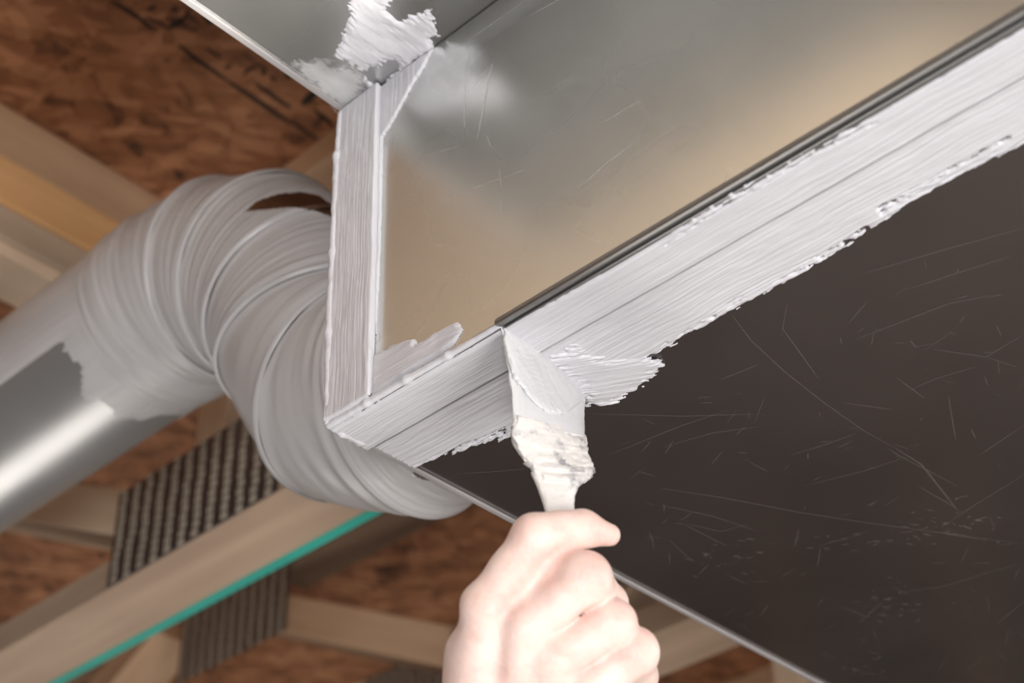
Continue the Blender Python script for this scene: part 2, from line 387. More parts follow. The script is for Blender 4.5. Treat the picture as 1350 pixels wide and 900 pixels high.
def nailplate(parent, x, ya, yb, za, zb):
    W, H = yb - ya, zb - za; key = (round(W, 3), round(H, 3))
    if key not in PCACHE:
        bm = bmesh.new()
        def bx(c, s):
            r = bmesh.ops.create_cube(bm, size=1.0)
            for v in r['verts']: v.co = Vector([v.co[i] * s[i] + c[i] for i in range(3)])
        bx((0, 0, 0), (0.0012, W, H)); me = bpy.data.meshes.new('nail_plate'); bm.to_mesh(me); bm.free(); me.materials.append(M_PLATE)
        bm = bmesh.new(); ny = int(W / 0.0205); nz = int(H / 0.0085)
        rs = np.random.RandomState(4)
        for i in range(ny):
            for k in range(nz):
                y = -W / 2 + (i + 0.5) * W / ny + rs.uniform(-.0012, .0012); z = -H / 2 + (k + 0.5) * H / nz + (i % 2) * 0.002 - 0.001
                bx((-0.0012, y, z), (0.0014, 0.0078, 0.0066))
        m2 = bpy.data.meshes.new('tooth_rows'); bm.to_mesh(m2); bm.free(); m2.materials.append(M_TOOTH)
        PCACHE[key] = (me, m2)
    me, m2 = PCACHE[key]
    o = bpy.data.objects.new('nail_plate', me); col.objects.link(o); o.location = (x, (ya + yb) / 2, (za + zb) / 2)
    q = bpy.data.objects.new('tooth_rows', m2); col.objects.link(q); q.location = o.location; q['kind'] = 'stuff'
    put(q, o); put(o, parent)
    return o
truss(-0.82, -0.73, 0.55, 'timber floor truss farthest to the left, behind the photographer side of the duct')
gd = thing('added_girder', 'unseen pale timber girder left of the ducts, added to mirror as a tan patch in the duct side', 'girder', (-0.375, 0, 2.37))  # out of view; added so the side panel reflects pale wood
for k_ in range(4):
    board('plank', (-0.375, -3.0, 2.37 + 0.107 * k_ + 0.0535), (-0.375, 4.0, 2.37 + 0.107 * k_ + 0.0535), 0.085, 0.1065, (0, 0, 1), M_W['pale'], gd, 0.0015)
t1 = truss(0.30, 0.389, 0.55, 'timber floor truss with the teal painted edge, passing right behind the elbow')
o = bevelbox('painted_stripe', (0.379, -3.0, 2.3685), (0.3905, 4.0, 2.3735), M_TEAL, t1, 0.0005); o['label'] = 'teal painted edge stripe'
truss(0.775, 0.864, 0.53, 'timber floor truss second from the elbow, seen below the teal stripe', ('tan', 'chord', 'grey'), tdy=-0.15)
led = board('timber_nailer', (0.8125, -1.2, 2.735), (0.8125, 1.03, 2.735), 0.066, 0.054, (0, 0, 1), M_W['dark'])  # stands for a truss chord's shaded underside; shade is in its dark colour
tag(led, 'timber nailer painted shaded brown under the subfloor, between teal stripe and elbow', 'timber')
truss(1.25, 1.339, 0.50, 'timber floor truss third from the elbow, far below the duct corner')
truss(1.725, 1.814, 0.45, 'timber floor truss fourth from the elbow, mostly hidden by the nearer ones')
# ---- blocking between the trusses, above the pipe
yh = 0.585
for (z0_, z1_, k, ya, yb_, lab) in [(2.7335, 2.7995, 'tan', 0, 0.045, 'dull tan timber block against the strand board, topmost of the stack above the pipe'),
                                 (2.677, 2.733, 'orange', -0.001, 0.05, 'orange timber block in the middle of the stack above the pipe'),
                                 (2.637, 2.6765, 'grey', 0.002, 0.075, 'greyish timber block with pale underside, lowest of the stack above the pipe')]:
    b = board('timber_block', (-0.33, yh + (ya + yb_) / 2, (z0_ + z1_) / 2), (0.299, yh + (ya + yb_) / 2, (z0_ + z1_) / 2), yb_ - ya, z1_ - z0_, (0, 0, 1), M_W[k], None, 0.003)
    tag(b, lab, 'timber', None)
pl = bevelbox('lit_underside_batten', (-0.33, yh + 0.006, 2.6215), (0.299, yh + 0.07, 2.6365), M_W['pale'], None, 0.002)  # pale strip standing for the lowest block's lit bottom face
tag(pl, 'thin cream batten added as the lit underside of the timber stack above the pipe', 'batten')
# ---- stud wall at the far side (seen mirrored in the duct's underside)
for i in range(9):
    s = bevelbox('wall_stud', (3.4, -1.9 + i * 0.61, 0.001), (3.438, -1.86 + i * 0.61, 2.369), M_W['tan'], None, 0.002)
    tag(s, 'timber wall stud standing in the far dark part of the basement', 'stud', 'wall studs at the far side of the basement')

# ------------------------------------------------------------------ ducts
HT = 0.2405; ZT = Z0 + HT
YE = -1.9; XE = 0.80
duct = thing('rectangular_duct', 'long galvanised duct with dark scratched underside and sealed edges, reached by the brush', 'duct', (0.4, -0.9, Z0))
def sheet(name, lo, hi, m, parent, bev=0.0003): return bevelbox(name, lo, hi, m, parent, bev)
sheet('side_panel', (0, YE, Z0 + .0012), (0.0012, 0, ZT), M_GALV, duct)
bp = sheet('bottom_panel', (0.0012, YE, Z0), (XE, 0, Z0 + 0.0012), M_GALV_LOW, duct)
sheet('end_panel', (0.0013, -0.0012, Z0 + .0013), (XE, 0, ZT), M_GALV, duct)
sheet('side_panel', (XE - .0012, YE, Z0 + .0013), (XE, -0.0013, ZT), M_GALV, duct)
sheet('top_panel', (0.0013, YE, ZT - 0.0012), (XE - .0013, -0.0013, ZT), M_GALV, duct)
# standing flange of the lower seam, its rolled bead, and the end flanges
sheet('seam_flange', (0.001, YE, Z0 - 0.0035), (0.0285, 0.0005, Z0 - 0.0001), M_EDGE, duct, 0.0008)
bd = board('rolled_edge', (-0.0012, YE, Z0 - 0.0005), (-0.0012, -0.125, Z0 - 0.0005), 0.0044, 0.0044, (0, 0, 1), M_EDGE, duct, 0.0018)
sheet('end_flange', (-0.0035, -0.034, Z0 + 0.002), (-0.0001, 0.0012, ZT - 0.0005), M_MAS, duct, 0.001)
board('bead', (-0.0038, -0.0335, Z0 + 0.03), (-0.0038, -0.0335, ZT - 0.05), 0.002, 0.002, (1, 0, 0), M_MAS, duct, 0.0007)
sheet('end_hem', (0.0285, -0.0018, Z0 - 0.0022), (XE, 0.0015, Z0 - 0.0001), M_HEM, duct, 0.0008)
WU = 0.20
upper = thing('upper_duct', 'grey galvanised duct above and left of the sealed corner, white sealant smeared on its underside', 'duct', (0, -0.9, ZT))
ZU = ZT + 0.0012
sheet('bottom_panel', (-WU, YE, ZU), (0.24, 0, ZU + 0.0012), M_GALV_UP, upper)
sheet('side_panel', (-WU, YE, ZU + .0013), (-WU + .0012, 0, ZU + 0.24), M_GALV, upper)
sheet('side_panel', (0.2388, YE, ZU + .0013), (0.24, 0, ZU + 0.24), M_GALV, upper)
sheet('end_panel', (-WU + .0013, -0.0012, ZU + .0013), (0.2387, 0, ZU + 0.24), M_GALV, upper)
sheet('end_hem', (-WU, -0.003, ZU - 0.0018), (-0.0005, 0.0012, ZU - 0.0001), M_HEM, upper, 0.0006)

# ---- scratches
s_low = [((965, 415), (990, 448), (1035, 490), (1090, 533), (1140, 568), (1180, 590)), (0.0012, (1180, 590), (1215, 612), (1245, 650), (1262, 672)),
         ((1350, 625), (1290, 662), (1240, 695)), (0.0009, (870, 643), (950, 655), (1060, 676), (1140, 688), (1240, 702), (1350, 716)),
         ((1075, 720), (1120, 708), (1150, 698)), ((1125, 448), (1180, 427), (1250, 400), (1310, 388)), ((1140, 360), (1240, 330), (1350, 300)),
         ((1040, 600), (1090, 585), (1130, 570)), ((1190, 518), (1235, 498), (1290, 482)), ((1230, 460), (1300, 470), (1350, 440)),
         ((780, 545), (900, 548), (1010, 545)), ((870, 590), (940, 570), (1000, 562)), ((1170, 590), (1185, 600), (1262, 640)),
         ((1200, 380), (1260, 360), (1330, 338)), ((800, 600), (900, 560), (960, 540)), ((1190, 780), (1245, 772), (1350, 740)),
         ((600, 624), (640, 622), (700, 617)), ((950, 500), (1000, 480)), ((1060, 640), (1140, 620), (1200, 600)), ((1290, 600), (1350, 560)),
         ((1250, 520), (1260, 580)), ((1110, 800), (1150, 815)), ((905, 690), (950, 700), (990, 690)), ((1030, 300 + 130), (1080, 500)), ((1230, 700), (1300, 712)),
         ((900, 690), (960, 720)), ((870, 665), (940, 680), (1000, 700)), ((1110, 530), (1180, 540)), ((1210, 640), (1262, 670))]
ribbons('scratches', s_low, 2, Z0, -0.0002, 0.0007, M_SCRF, duct)
rs = np.random.RandomState(11); tiny = []
for i in range(230):
    x = rs.uniform(640, 1345); y = rs.uniform(330, 890)
    P = on(x, y, 2, Z0)
    if P[0] < 0.11 or P[1] > -0.01: continue
    a = rs.normal(-0.35, 0.5) if i % 3 else rs.uniform(-1.6, 1.6); L = rs.uniform(2, 26) * (1 if i % 5 else 2.2)
    tiny.append((float(rs.uniform(0.0003, 0.0008)), (x, y), (x + L * math.cos(a), y + L * math.sin(a))))
for cx, cy, n_ in ((1180, 790, 26), (950, 735, 20), (1215, 695, 30), (1120, 712, 16), (1270, 690, 22), (1140, 875, 16)):
    for i in range(n_):
        x = rs.normal(cx, 28); y = rs.normal(cy, 12)
        if on(x, y, 2, Z0)[1] > -0.01: continue
        tiny.append((float(rs.uniform(0.0006, 0.0018)), (x, y), (x + rs.uniform(3, 12), y + rs.uniform(-3, 3))))
ribbons('scratches', tiny, 2, Z0, -0.00025, 0.0005, M_SCRF, duct)
s_side = [(0.0016, (650, 84), (643, 110), (636, 150), (629, 184)), (0.0008, (620, 68), (614, 92), (613, 122)), (0.0006, (613, 122), (612, 180)), (0.0007, (650, 84), (634, 100), (620, 118)),
          (0.0008, (641, 178), (648, 196)), (0.0012, (658, 222), (661, 245), (662, 282)), (0.0004, (735, 108), (752, 97)), (0.0004, (548, 240), (565, 220)), (0.0004, (590, 208), (610, 192)),
          (0.0005, (720, 125), (760, 100)), (0.0005, (813, 95), (814, 108)), (0.0006, (790, 165), (840, 135)), (0.0006, (755, 255), (800, 215), (850, 178)), (0.0006, (564, 205), (606, 193)),
          (0.0005, (540, 175), (552, 160)), (0.0006, (620, 250), (690, 225)), (0.0005, (700, 20), (790, -30)), (0.0006, (600, 66), (700, -5))]
ribbons('scratches', s_side, 0, 0.0, -0.0002, 0.0006, M_SCR, duct)

# ---- sealant layers
Ux = np.array([1., 0, 0]); Uy = np.array([0, 1., 0]); Uz = np.array([0, 0, 1.])
def pz(pts, z): return [tuple(on(x, y, 2, z)[[1, 0]]) for x, y in pts]     # -> (y, x)
def px(pts): return [tuple(on(x, y, 0, 0.0)[[2, 1]]) for x, y in pts]       # -> (z, y)
O2 = np.array([0, 0, Z0])
lip = pz([(868, 478), (848, 470), (880, 455), (930, 425), (990, 391), (1060, 352), (1130, 311), (1190, 270), (1250, 236), (1350, 187)], Z0)
polyA = [(0.0025, 0.022)] + [(0.0022, 0.062)] + pz([(575, 602), (620, 586), (668, 574), (700, 560), (715, 530)], Z0) + pz([(765, 527), (800, 528), (835, 508)], Z0) + lip + [(-0.5, 0.064), (-0.62, 0.07), (-0.62, 0.022)]
p = patch('sealant_layer', O2 - Uz * 0.0001, Uy, Ux, -Uz, polyA, M_MAS, duct, 0.0005, 0.0020, 0.0045, 1.25, 9, 1000, 3, lump=0.3, hard=[(0.0025, 0.0316), (0.0025, 0.2), (-0.62, 0.2), (-0.62, 0.0316)],
          thins=[pz(q_, Z0) for q_ in ([(985, 392), (1035, 358), (1090, 326), (1140, 292), (1150, 300), (1100, 332), (1040, 368), (990, 398)],
          [(835, 478), (880, 444), (935, 410), (975, 384), (985, 388), (940, 420), (880, 458)], [(560, 603), (600, 583), (640, 570), (668, 556), (668, 572), (620, 588), (575, 604)],
          [(1150, 270), (1250, 215), (1330, 172), (1335, 180), (1255, 224), (1160, 282)])]); p['label'] = 'light grey brushed sealant'
polyB = [(0.0015, 0.0006), (0.0015, 0.034), (-0.62, 0.034), (-0.62, 0.0055), (-0.40, 0.0045), (-0.2, 0.0035), (-0.12, 0.0015)]
hB = pz([(862, 326), (900, 296), (950, 262), (1010, 228), (1060, 200), (1120, 170), (1185, 148), (1120, 182), (1060, 214), (1000, 248), (930, 290), (880, 324)], Z0 - 0.004)
p = patch('sealant_layer', O2 - Uz * 0.0036, Uy, Ux, -Uz, polyB, M_MAS, duct, 0.0005, 0.0014, 0.0012, 0.6, 9, 1000, 8, lump=0.3, thins=[hB], hard=[(0.004, -0.01), (0.004, 0.0283), (-0.62, 0.0283), (-0.62, -0.01)]); p['label'] = 'light grey brushed sealant'
# fresh fan shaped stroke right of the brush
tip = [(720, 470), (770, 500), (775, 529), (805, 527), (838, 508), (872, 478), (848, 468), (800, 470), (760, 455)]
uu = on(862, 486, 2, Z0) - on(775, 500, 2, Z0); uu /= np.linalg.norm(uu); vv = np.cross(-Uz, uu)
T = [np.array([(on(x, y, 2, Z0) - O2) @ uu, (on(x, y, 2, Z0) - O2) @ vv]) for x, y in tip]
p = patch('sealant_layer', O2 - Uz * 0.0016, uu, vv, -Uz, T, M_MAS, duct, 0.0005, 0.0014, 0.005, 1.3, 16, 800, 23, lump=0.3); p['label'] = 'light grey brushed sealant'
# side panel: along the end flange, top wedge and lower left corner
polyS = px([(455, 149), (573, 63), (560, 88), (545, 112), (520, 158), (505, 182), (503, 260), (499, 380), (493, 470), (520, 455), (547, 447), (549, 456), (575, 440), (603, 425), (611, 436), (600, 452), (585, 464), (553, 483), (528, 498), (495, 522), (437, 559)])
fullS = [(a, min(b + (0.0015 if b > -0.012 else 0), 0.0016)) for a, b in polyS]
p = patch('sealant_layer', np.array([-0.0037, 0, 0]), Uz, Uy, -Ux, [(Z0 - .001, 0.0016), (ZT, 0.0016), (ZT, -0.040), (Z0 - .001, -0.040)], M_MAS, duct, 0.0005, 0.0018, 0.0010, 0.3, 9, 900, 31, lump=0.4,
          hard=[(Z0 - .0005, 0.0014), (ZT - .0002, 0.0014), (ZT - .0002, -0.0345), (Z0 - .0005, -0.0345)]); p['label'] = 'light grey brushed sealant'
p = patch('sealant_layer', np.array([-0.0002, 0, 0]), Uz, Uy, -Ux, fullS, M_MAS, duct, 0.0005, 0.0016, 0.0018, 0.5, 9, 900, 33, lump=0.6, hard=[(Z0 + .05, -0.0335), (ZT - .0005, -0.0335), (ZT - .0005, -0.5), (Z0 + .05, -0.5)]); p['label'] = 'light grey brushed sealant'
p = patch('sealant_layer', np.array([-0.0002, 0, 0]), Uy, Uz, -Ux, [(b, a) for a, b in fullS], M_MAS, duct, 0.0005, 0.0018, 0.0022, 0.7, 9, 900, 35, lump=0.7, hard=[(-0.0335, Z0 - .0005), (-0.0335, Z0 + .06), (-0.5, Z0 + .06), (-0.5, Z0 - .0005)])
p['label'] = 'light grey brushed sealant'
# smears on the side panel
for k, (pl_, cv) in enumerate([([(560, 100), (590, 72), (620, 78), (622, 105), (600, 128), (560, 115)], 0.55), 
                               ([(570, 66), (720, -30), (760, -30), (640, 60), (600, 100)], 0.16), ([(575, 262), (598, 250), (600, 268), (584, 275)], 0.35),
                               ([(745, 270), (900, 165), (930, 170), (790, 275)], 0.10)]):
    p = patch('sealant_smear', np.array([-0.0001, 0, 0]), Uz, Uy, -Ux, px(pl_), M_MASF, duct, 0.0010, 0.00005, 0.010, 0.15, 25, 25, 40 + k, film=cv, lump=0.0); p['label'] = 'faint whitish smear'
# underside of the upper duct
O3 = np.array([0, 0, ZU])
a_ = on(463, 0, 2, ZU); 
def p3(pts): return [tuple(on(x, y, 2, ZU)[[0, 1]]) for x, y in pts]
main3 = p3([(462, -12), (466, 25), (452, 50), (442, 74), (462, 84), (478, 95), (490, 122), (470, 132), (456, 148), (500, 120), (570, 64), (572, 30), (566, 12), (522, 32), (510, 14), (512, -12)])
hole3 = p3([(478, 94), (505, 82), (524, 76), (530, 90), (508, 112), (498, 122)])
p = patch('sealant_smear', O3 - Uz * 0.0001, Ux, Uy, -Uz, main3, M_MAS, upper, 0.0006, 0.0018, 0.005, 1.1, 40, 260, 61, holes=[hole3], lump=0.9); p['label'] = 'rough white sealant smear'
p = patch('sealant_smear', O3 - Uz * 0.0001, Ux, Uy, -Uz, p3([(392, 84), (420, 82), (470, 90), (495, 118), (470, 140), (455, 150), (425, 125), (400, 104)]), M_MASF, upper, 0.0006, 0.0006, 0.006, 1.9, 120, 120, 67, film=1.0, lump=0.9)
p['label'] = 'thin patchy sealant smear'
# folded corner tip with lumps of sealant
def blob(name, pts, m, parent, cell=0.0008, k=0.003, amp=0.0006, label=None):
    P = np.array([q[:3] for q in pts]); r = np.array([q[3] for q in pts]); lo = P.min(0) - r.max() - .003; hi = P.max(0) + r.max() + .003
    ax = [np.arange(lo[i], hi[i], cell) for i in range(3)]; G = np.stack(np.meshgrid(*ax, indexing='ij'), -1)
    D = np.full(G.shape[:3], 1.0)
    for a, b in zip(pts, pts[1:]): D = smin(D, cone(G, a[:3], b[:3], a[3], b[3]), k)
    D += (fbm(G[..., 0] * 300 + G[..., 2] * 170, G[..., 1] * 300, 5) - 0.5) * amp * 2
    V, Q = surface_nets(D, lo, cell)
    o = obj(name, V, Q, m, parent, True, V[:, [1, 2]]); 
    if label: o['label'] = label
    return o
blob('sealant_lump', [(-0.002, 0.0, 2.1, .0026), (0.008, -0.001, 2.0970, .0022), (0.020, -0.002, 2.0968, .0020), (0.027, -0.003, 2.0975, .0016)], M_MAS, duct, label='thick lump of sealant on the corner')
blob('sealant_lump', [(-0.0010, 0.0, 2.0985, .0026), (-0.0012, -0.03, 2.0985, .0022), (-0.001, -0.06, 2.0985, .0021), (-0.0005, -0.09, 2.0985, .0019), (-0.0003, -0.126, 2.0985, .0016)], M_MAS, duct, amp=0.0002, label='ridge of sealant along the lower seam')
blob('sealant_lump', [(-0.0035, -0.001, 2.11, .0025), (-0.0035, 0.0005, 2.16, .003), (-0.0035, 0.001, 2.22, .0028), (-0.0035, 0.001, 2.30, .003), (-0.0035, 0.0, 2.337, .0026)], M_MAS, duct, label='ridge of sealant along the end edge')

# ------------------------------------------------------------------ round pipe and elbow
EP = dict(xc=0.1326, y0=0.0488, zc=2.2172, R1=0.102, a1=1.3499, R2=0.167, phi=-0.1196, r=0.081)
def path(s):
    u = np.array([np.sin(EP['phi']), 0, np.cos(EP['phi'])]); Y = Uy; p = np.array([EP['xc'], EP['y0'], EP['zc']]); a1 = EP['a1']
    t = min(max(s, 0), 1) * a1; p = p + EP['R1'] * np.sin(t) * Y + EP['R1'] * (1 - np.cos(t)) * u; d = np.cos(t) * Y + np.sin(t) * u
    if s < 0: p = p + Y * s
    if s > 2:
        b = a1 - min(s - 2, 1) * a1; p = p + EP['R2'] * (np.sin(a1) - np.sin(b)) * Y + EP['R2'] * (np.cos(b) - np.cos(a1)) * u; d = np.cos(b) * Y + np.sin(b) * u
    if s > 3: p = p + Y * (s - 3)
    return p, d
elbow = thing('duct_elbow', 'segmented round elbow coated in grey sealant, between duct end and shiny pipe', 'elbow', (0.13, 0.18, 2.3))
NT = 144
bare = [(543, 628), (548, 618), (562, 620), (572, 626), (588, 626), (606, 634), (610, 641), (592, 640), (578, 632), (565, 634), (553, 630)]
lens = [(322, 279), (340, 264), (365, 256), (395, 252), (422, 258), (452, 280), (440, 286), (412, 277), (385, 273), (350, 276)]
def tube(name, stations, m, parent, seed=0, extra=None, amp=0.0007, th=None, NT=NT):
    """stations: (centre, normal, radius). Lofted sleeve"""
    ths = np.linspace(0, 2 * np.pi, NT, endpoint=False) if th is None else th
    n = len(stations); V = np.zeros((n, len(ths), 3)); UVc = np.zeros((n, len(ths), 2))
    for i, (c, d, r) in enumerate(stations):
        x = Ux - d * (Ux @ d); x /= np.linalg.norm(x); y = np.cross(d, x)
        rr = r + amp * ((fbm(ths * 3.0, np.full_like(ths, i * 0.45), seed, 3) - 0.5) * 2)
        if th is None:
            rr = r + amp * 2 * ((fbm(8 + 2.2 * np.cos(ths), 8 + 2.2 * np.sin(ths) + i * 0.35, seed, 3) - 0.5))
        V[i] = c + rr[:, None] * (np.cos(ths)[:, None] * x + np.sin(ths)[:, None] * y)
        UVc[i, :, 0] = np.where(ths > np.pi, 2 * np.pi - ths, ths) * r if th is None else ths * r; UVc[i, :, 1] = i * 0.0022 * 26 / max(1, n - 1) + seed * 0.13
    m_ = len(ths); F_ = []
    for i in range(n - 1):
        for j in range(m_ if th is None else m_ - 1):
            k = (j + 1) % m_; F_.append((i * m_ + j, i * m_ + k, (i + 1) * m_ + k, (i + 1) * m_ + j))
    V = V.reshape(-1, 3); mi = None; mats = [m]
    if extra is not None:
        C = V[np.array(F_)].mean(1); nn = extra[1]; mi = (polydist(proj(C), extra[0]) > 0).astype(int); mats = [m, extra[1]]
    return obj(name, V, F_, m, parent, True, UVc.reshape(-1, 2), mats, mi)
joints = [(-0.0485, 0.135), (0.135, 0.57), (0.57, 1.0), (1.0, 2.22), (2.22, 2.505), (2.505, 2.74), (2.74, 3.0), (3.0, 3.045)]
rad = EP['r']
for gi, (sa, sb) in enumerate(joints):
    (ca, da), (cb, db) = path(sa), path(sb); st = []; K = 26 if gi not in (0, 3, 4) else 70
    for i in range(K + 1):
        t = i / K; c = ca * (1 - t) + cb * t; d = da * (1 - t) + db * t; d /= np.linalg.norm(d)
        w_ = 1 / max(0.8, abs(d @ ((cb - ca) / np.linalg.norm(cb - ca))))
        r = rad * (0.985 + 0.012 * math.sin(math.pi * t))
        bead = 0.0046 * math.exp(-((t - 0.045) / 0.05) ** 2) + 0.0016 * math.exp(-((t - 1.0) / 0.06) ** 2) + 0.0015 * math.exp(-((t - 0.22) / 0.05) ** 2) * (gi % 2)
        if gi == 0: bead = 0.0022 * math.exp(-((t - 1.0) / 0.08) ** 2) + 0.006 * math.exp(-(t / 0.05) ** 2) + 0.003 * math.exp(-((t - 0.5) / 0.05) ** 2)
        if gi == 7: bead = 0.001 * (1 - t)
        st.append((c, d, r + bead))
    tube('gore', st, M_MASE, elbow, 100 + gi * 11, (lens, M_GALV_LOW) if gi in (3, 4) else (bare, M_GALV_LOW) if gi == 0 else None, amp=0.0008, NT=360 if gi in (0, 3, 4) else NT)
pipe = thing('round_pipe', 'shiny straight galvanised round pipe at left, its upper side coated with sealant', 'pipe', path(3.4)[0])
pr = rad - 0.0035
tube('pipe_wall', [(path(s)[0], Uy, pr) for s in np.linspace(2.99, 6.3, 60)], M_PIPE, pipe, 5, amp=0.0)
tube('lock_seam', [(path(s)[0] + np.array([0, 0, 0]), Uy, pr + 0.0016) for s in np.linspace(3.05, 6.3, 40)], M_PIPE, pipe, 6, amp=0.0, th=np.linspace(4.52, 4.60, 8))
# sealant on the pipe: sleeve end by the elbow + coat along its upper left side, ragged edge
nS, nA = 420, 280
S_ = np.linspace(3.03, 5.2, nS); A_ = np.linspace(0.5, 5.7, nA)
SS, AA = np.meshgrid(S_, A_, indexing='ij')
nz = fbm(SS * 9, AA * 6, 77, 4); st_ = fbm(SS * 12, AA * 90, 78, 2)
edge_a = 2.57 + 0.25 * (nz - 0.5) + 0.10 * (st_ - 0.5)
mk = (AA - edge_a) / 0.10
mk = np.maximum(mk, (3.075 + 0.05 * (fbm(AA * 3, SS * 0, 79, 3) - 0.5) - SS) / 0.01)
c0 = path(3.0)[0]; rr = pr + 0.0002 + 0.0012 * np.clip(mk, 0, 1) * (0.5 + 0.5 * st_)
rr = np.where(mk > 0, rr, pr - 0.0006)
Vp = np.stack([c0[0] + rr * np.cos(AA), c0[1] + (SS - 3), c0[2] - rr * np.sin(AA)], -1)
PIPE_SIGN = -1
idx = np.arange(nS * nA).reshape(nS, nA)
q = np.stack([idx[:-1, :-1], idx[1:, :-1], idx[1:, 1:], idx[:-1, 1:]], -1).reshape(-1, 4); q = q[(mk.ravel()[q] > 0).sum(1) >= 3]
used, inv = np.unique(q, return_inverse=True)
o = obj('sealant_coat', Vp.reshape(-1, 3)[used], inv.reshape(-1, 4), M_MASE, pipe, True, np.stack([SS.ravel(), AA.ravel() * pr], 1)[used]); o['label'] = 'matt grey sealant coat with ragged edge'

# ------------------------------------------------------------------ paint brush
brush = thing('paint_brush', 'flat paint brush caked in white sealant, held in the hand against the duct underside', 'brush', cp(738, 720, 0.724))
ST = [  # left x,y, right x,y, depth left, depth right, half thickness, bulge of the middle (px, upwards)
    (661, 427, 769, 518, .7835, .8365, .0016, 13), (663, 445, 771, 526, .780, .828, .0034, 11), (668, 478, 771, 538, .772, .816, .0052, 7),
    (673, 512, 770, 552, .764, .802, .0066, 3), (675, 545, 771, 570, .757, .785, .0078, 0), (677, 578, 775, 590, .752, .770, .0080, -2),
    (690, 605, 784, 613, .748, .758, .0076, -3), (699, 622, 780, 628, .744, .750, .0070, -2), (706, 638, 762, 643, .741, .744, .0062, 0),
    (713, 655, 757, 657, .737, .739, .0058, 0), (719, 676, 757, 676, .733, .733, .0055, 0), (722, 720, 758, 720, .7265, .7265, .0055, 0), (722, 780, 760, 780, .7235, .7235, .0055, 0),
    (728, 840, 758, 840, .7215, .7215, .0050, 0), (738, 858, 748, 858, .7210, .7210, .0030, 0)]
def brushpart(name, t0, t1, m, n, seed, amp, fat=0.0, mats=None):
    A = np.array(ST, float); NA = 72; V = []; UVc = []
    ts = np.linspace(t0, t1, n); ks = np.arange(len(A))
    for i, t in enumerate(ts):
        lx, ly, rx, ry, dl, dr, h, bl = [np.interp(t, ks, A[:, j]) for j in range(8)]
        for j in range(NA):
            a = 2 * math.pi * j / NA; ca, sa = math.cos(a), math.sin(a)
            ex = np.sign(ca) * abs(ca) ** 0.55; ey = np.sign(sa) * abs(sa) ** 0.75
            f = (ex + 1) / 2; x = lx + (rx - lx) * f; y = ly + (ry - ly) * f - bl * (1 - ex * ex); d = dl + (dr - dl) * f
            nz = float(fbm(np.array(20 + t * 2.2), np.array(20 + ca * 2.0 + sa * 1.3), seed, 3)) - 0.5
            nz2 = float(vn(np.array(t * 1.1 + 5), np.array(j * 0.75), seed + 5)) - 0.5
            e = 1 - abs(ey)
            x += (nz * amp * 9000 + nz2 * amp * 2500) * np.sign(ex) * abs(ex)
            V.append(cp(x, y, d - ey * (h + fat + nz * amp * 2.4 + nz2 * amp)))
            UVc.append((t * 0.02, j * 0.0016))
    F_ = [(i * NA + j, i * NA + (j + 1) % NA, (i + 1) * NA + (j + 1) % NA, (i + 1) * NA + j) for i in range(n - 1) for j in range(NA)]
    F_ += [tuple(range(NA))[::-1], tuple((n - 1) * NA + j for j in range(NA))]
    return obj(name, V, F_, m, brush, True, UVc)
brushpart('bristles', 0, 4.3, M_BRUSHM, 50, 3, 0.0004)
brushpart('ferrule', 4.0, 7.6, M_CAKED, 70, 9, 0.0015, 0.0004)
brushpart('handle', 7.0, 14.0, M_CAKED, 60, 14, 0.00025)
# load of wet sealant on the front of the bristles: lens with a rolled lower rim
LO = [(661, 425), (690, 443), (718, 458), (752, 479), (766, 503), (772, 524), (757, 538), (740, 547), (724, 545), (706, 534), (690, 516), (674, 497), (665, 465)]
def bdepth(x, y):
    A = np.array(ST, float); best = (1e9, 0)
    for t in np.linspace(0, 6, 61):
        lx, ly, rx, ry, dl, dr, h, bl = [np.interp(t, np.arange(len(A)), A[:, j]) for j in range(8)]
        f = np.clip((x - lx) / (rx - lx), 0, 1); yy = ly + (ry - ly) * f - bl * (1 - (2 * f - 1) ** 2)
        e = abs(yy - y)
        ey = max(0.0, 1 - abs(2 * f - 1) ** 3.6) ** 0.5
        if e < best[0]: best = (e, dl + (dr - dl) * f - h * ey)
    return best[1]
gx = np.arange(656, 780, 1.6); gy = np.arange(420, 552, 1.6); GX, GY = np.meshgrid(gx, gy, indexing='ij'); PP = np.stack([GX.ravel(), GY.ravel()], 1)
PD = polydist(PP + (np.stack([fbm(PP[:, 0] * .08, PP[:, 1] * .08, 4), fbm(PP[:, 0] * .08, PP[:, 1] * .08, 6)], 1) - .5) * 6, LO)
dp = np.array([bdepth(x, y) for x, y in PP[::1]]) if len(PP) < 12000 else None
ra = math.radians(62); su = PP[:, 0] * math.cos(ra) - PP[:, 1] * -math.sin(ra); sv = PP[:, 0] * math.sin(ra) - PP[:, 1] * math.cos(ra)
hh = 0.0042 * np.clip(PD / 7, 0, 1) ** 0.5 + 0.0014 * (fbm(su * .03, sv * .16, 8, 3) - .5) * np.clip(PD / 6, 0, 1)
hh = np.where(PD > 0, hh, -0.002)
VV = np.array([cp(x, y, d - h) for (x, y), d, h in zip(PP, dp, hh)]); idx = np.arange(len(PP)).reshape(GX.shape)
q = np.stack([idx[:-1, :-1], idx[:-1, 1:], idx[1:, 1:], idx[1:, :-1]], -1).reshape(-1, 4); q = q[(PD[q] > 0).sum(1) >= 2]
used, inv = np.unique(q, return_inverse=True)
o = obj('sealant_load', VV[used], inv.reshape(-1, 4), M_BRUSHM, brush, True, (np.stack([su, sv], 1) * 0.0004)[used]); o['label'] = 'smooth wet scoop of light grey sealant'

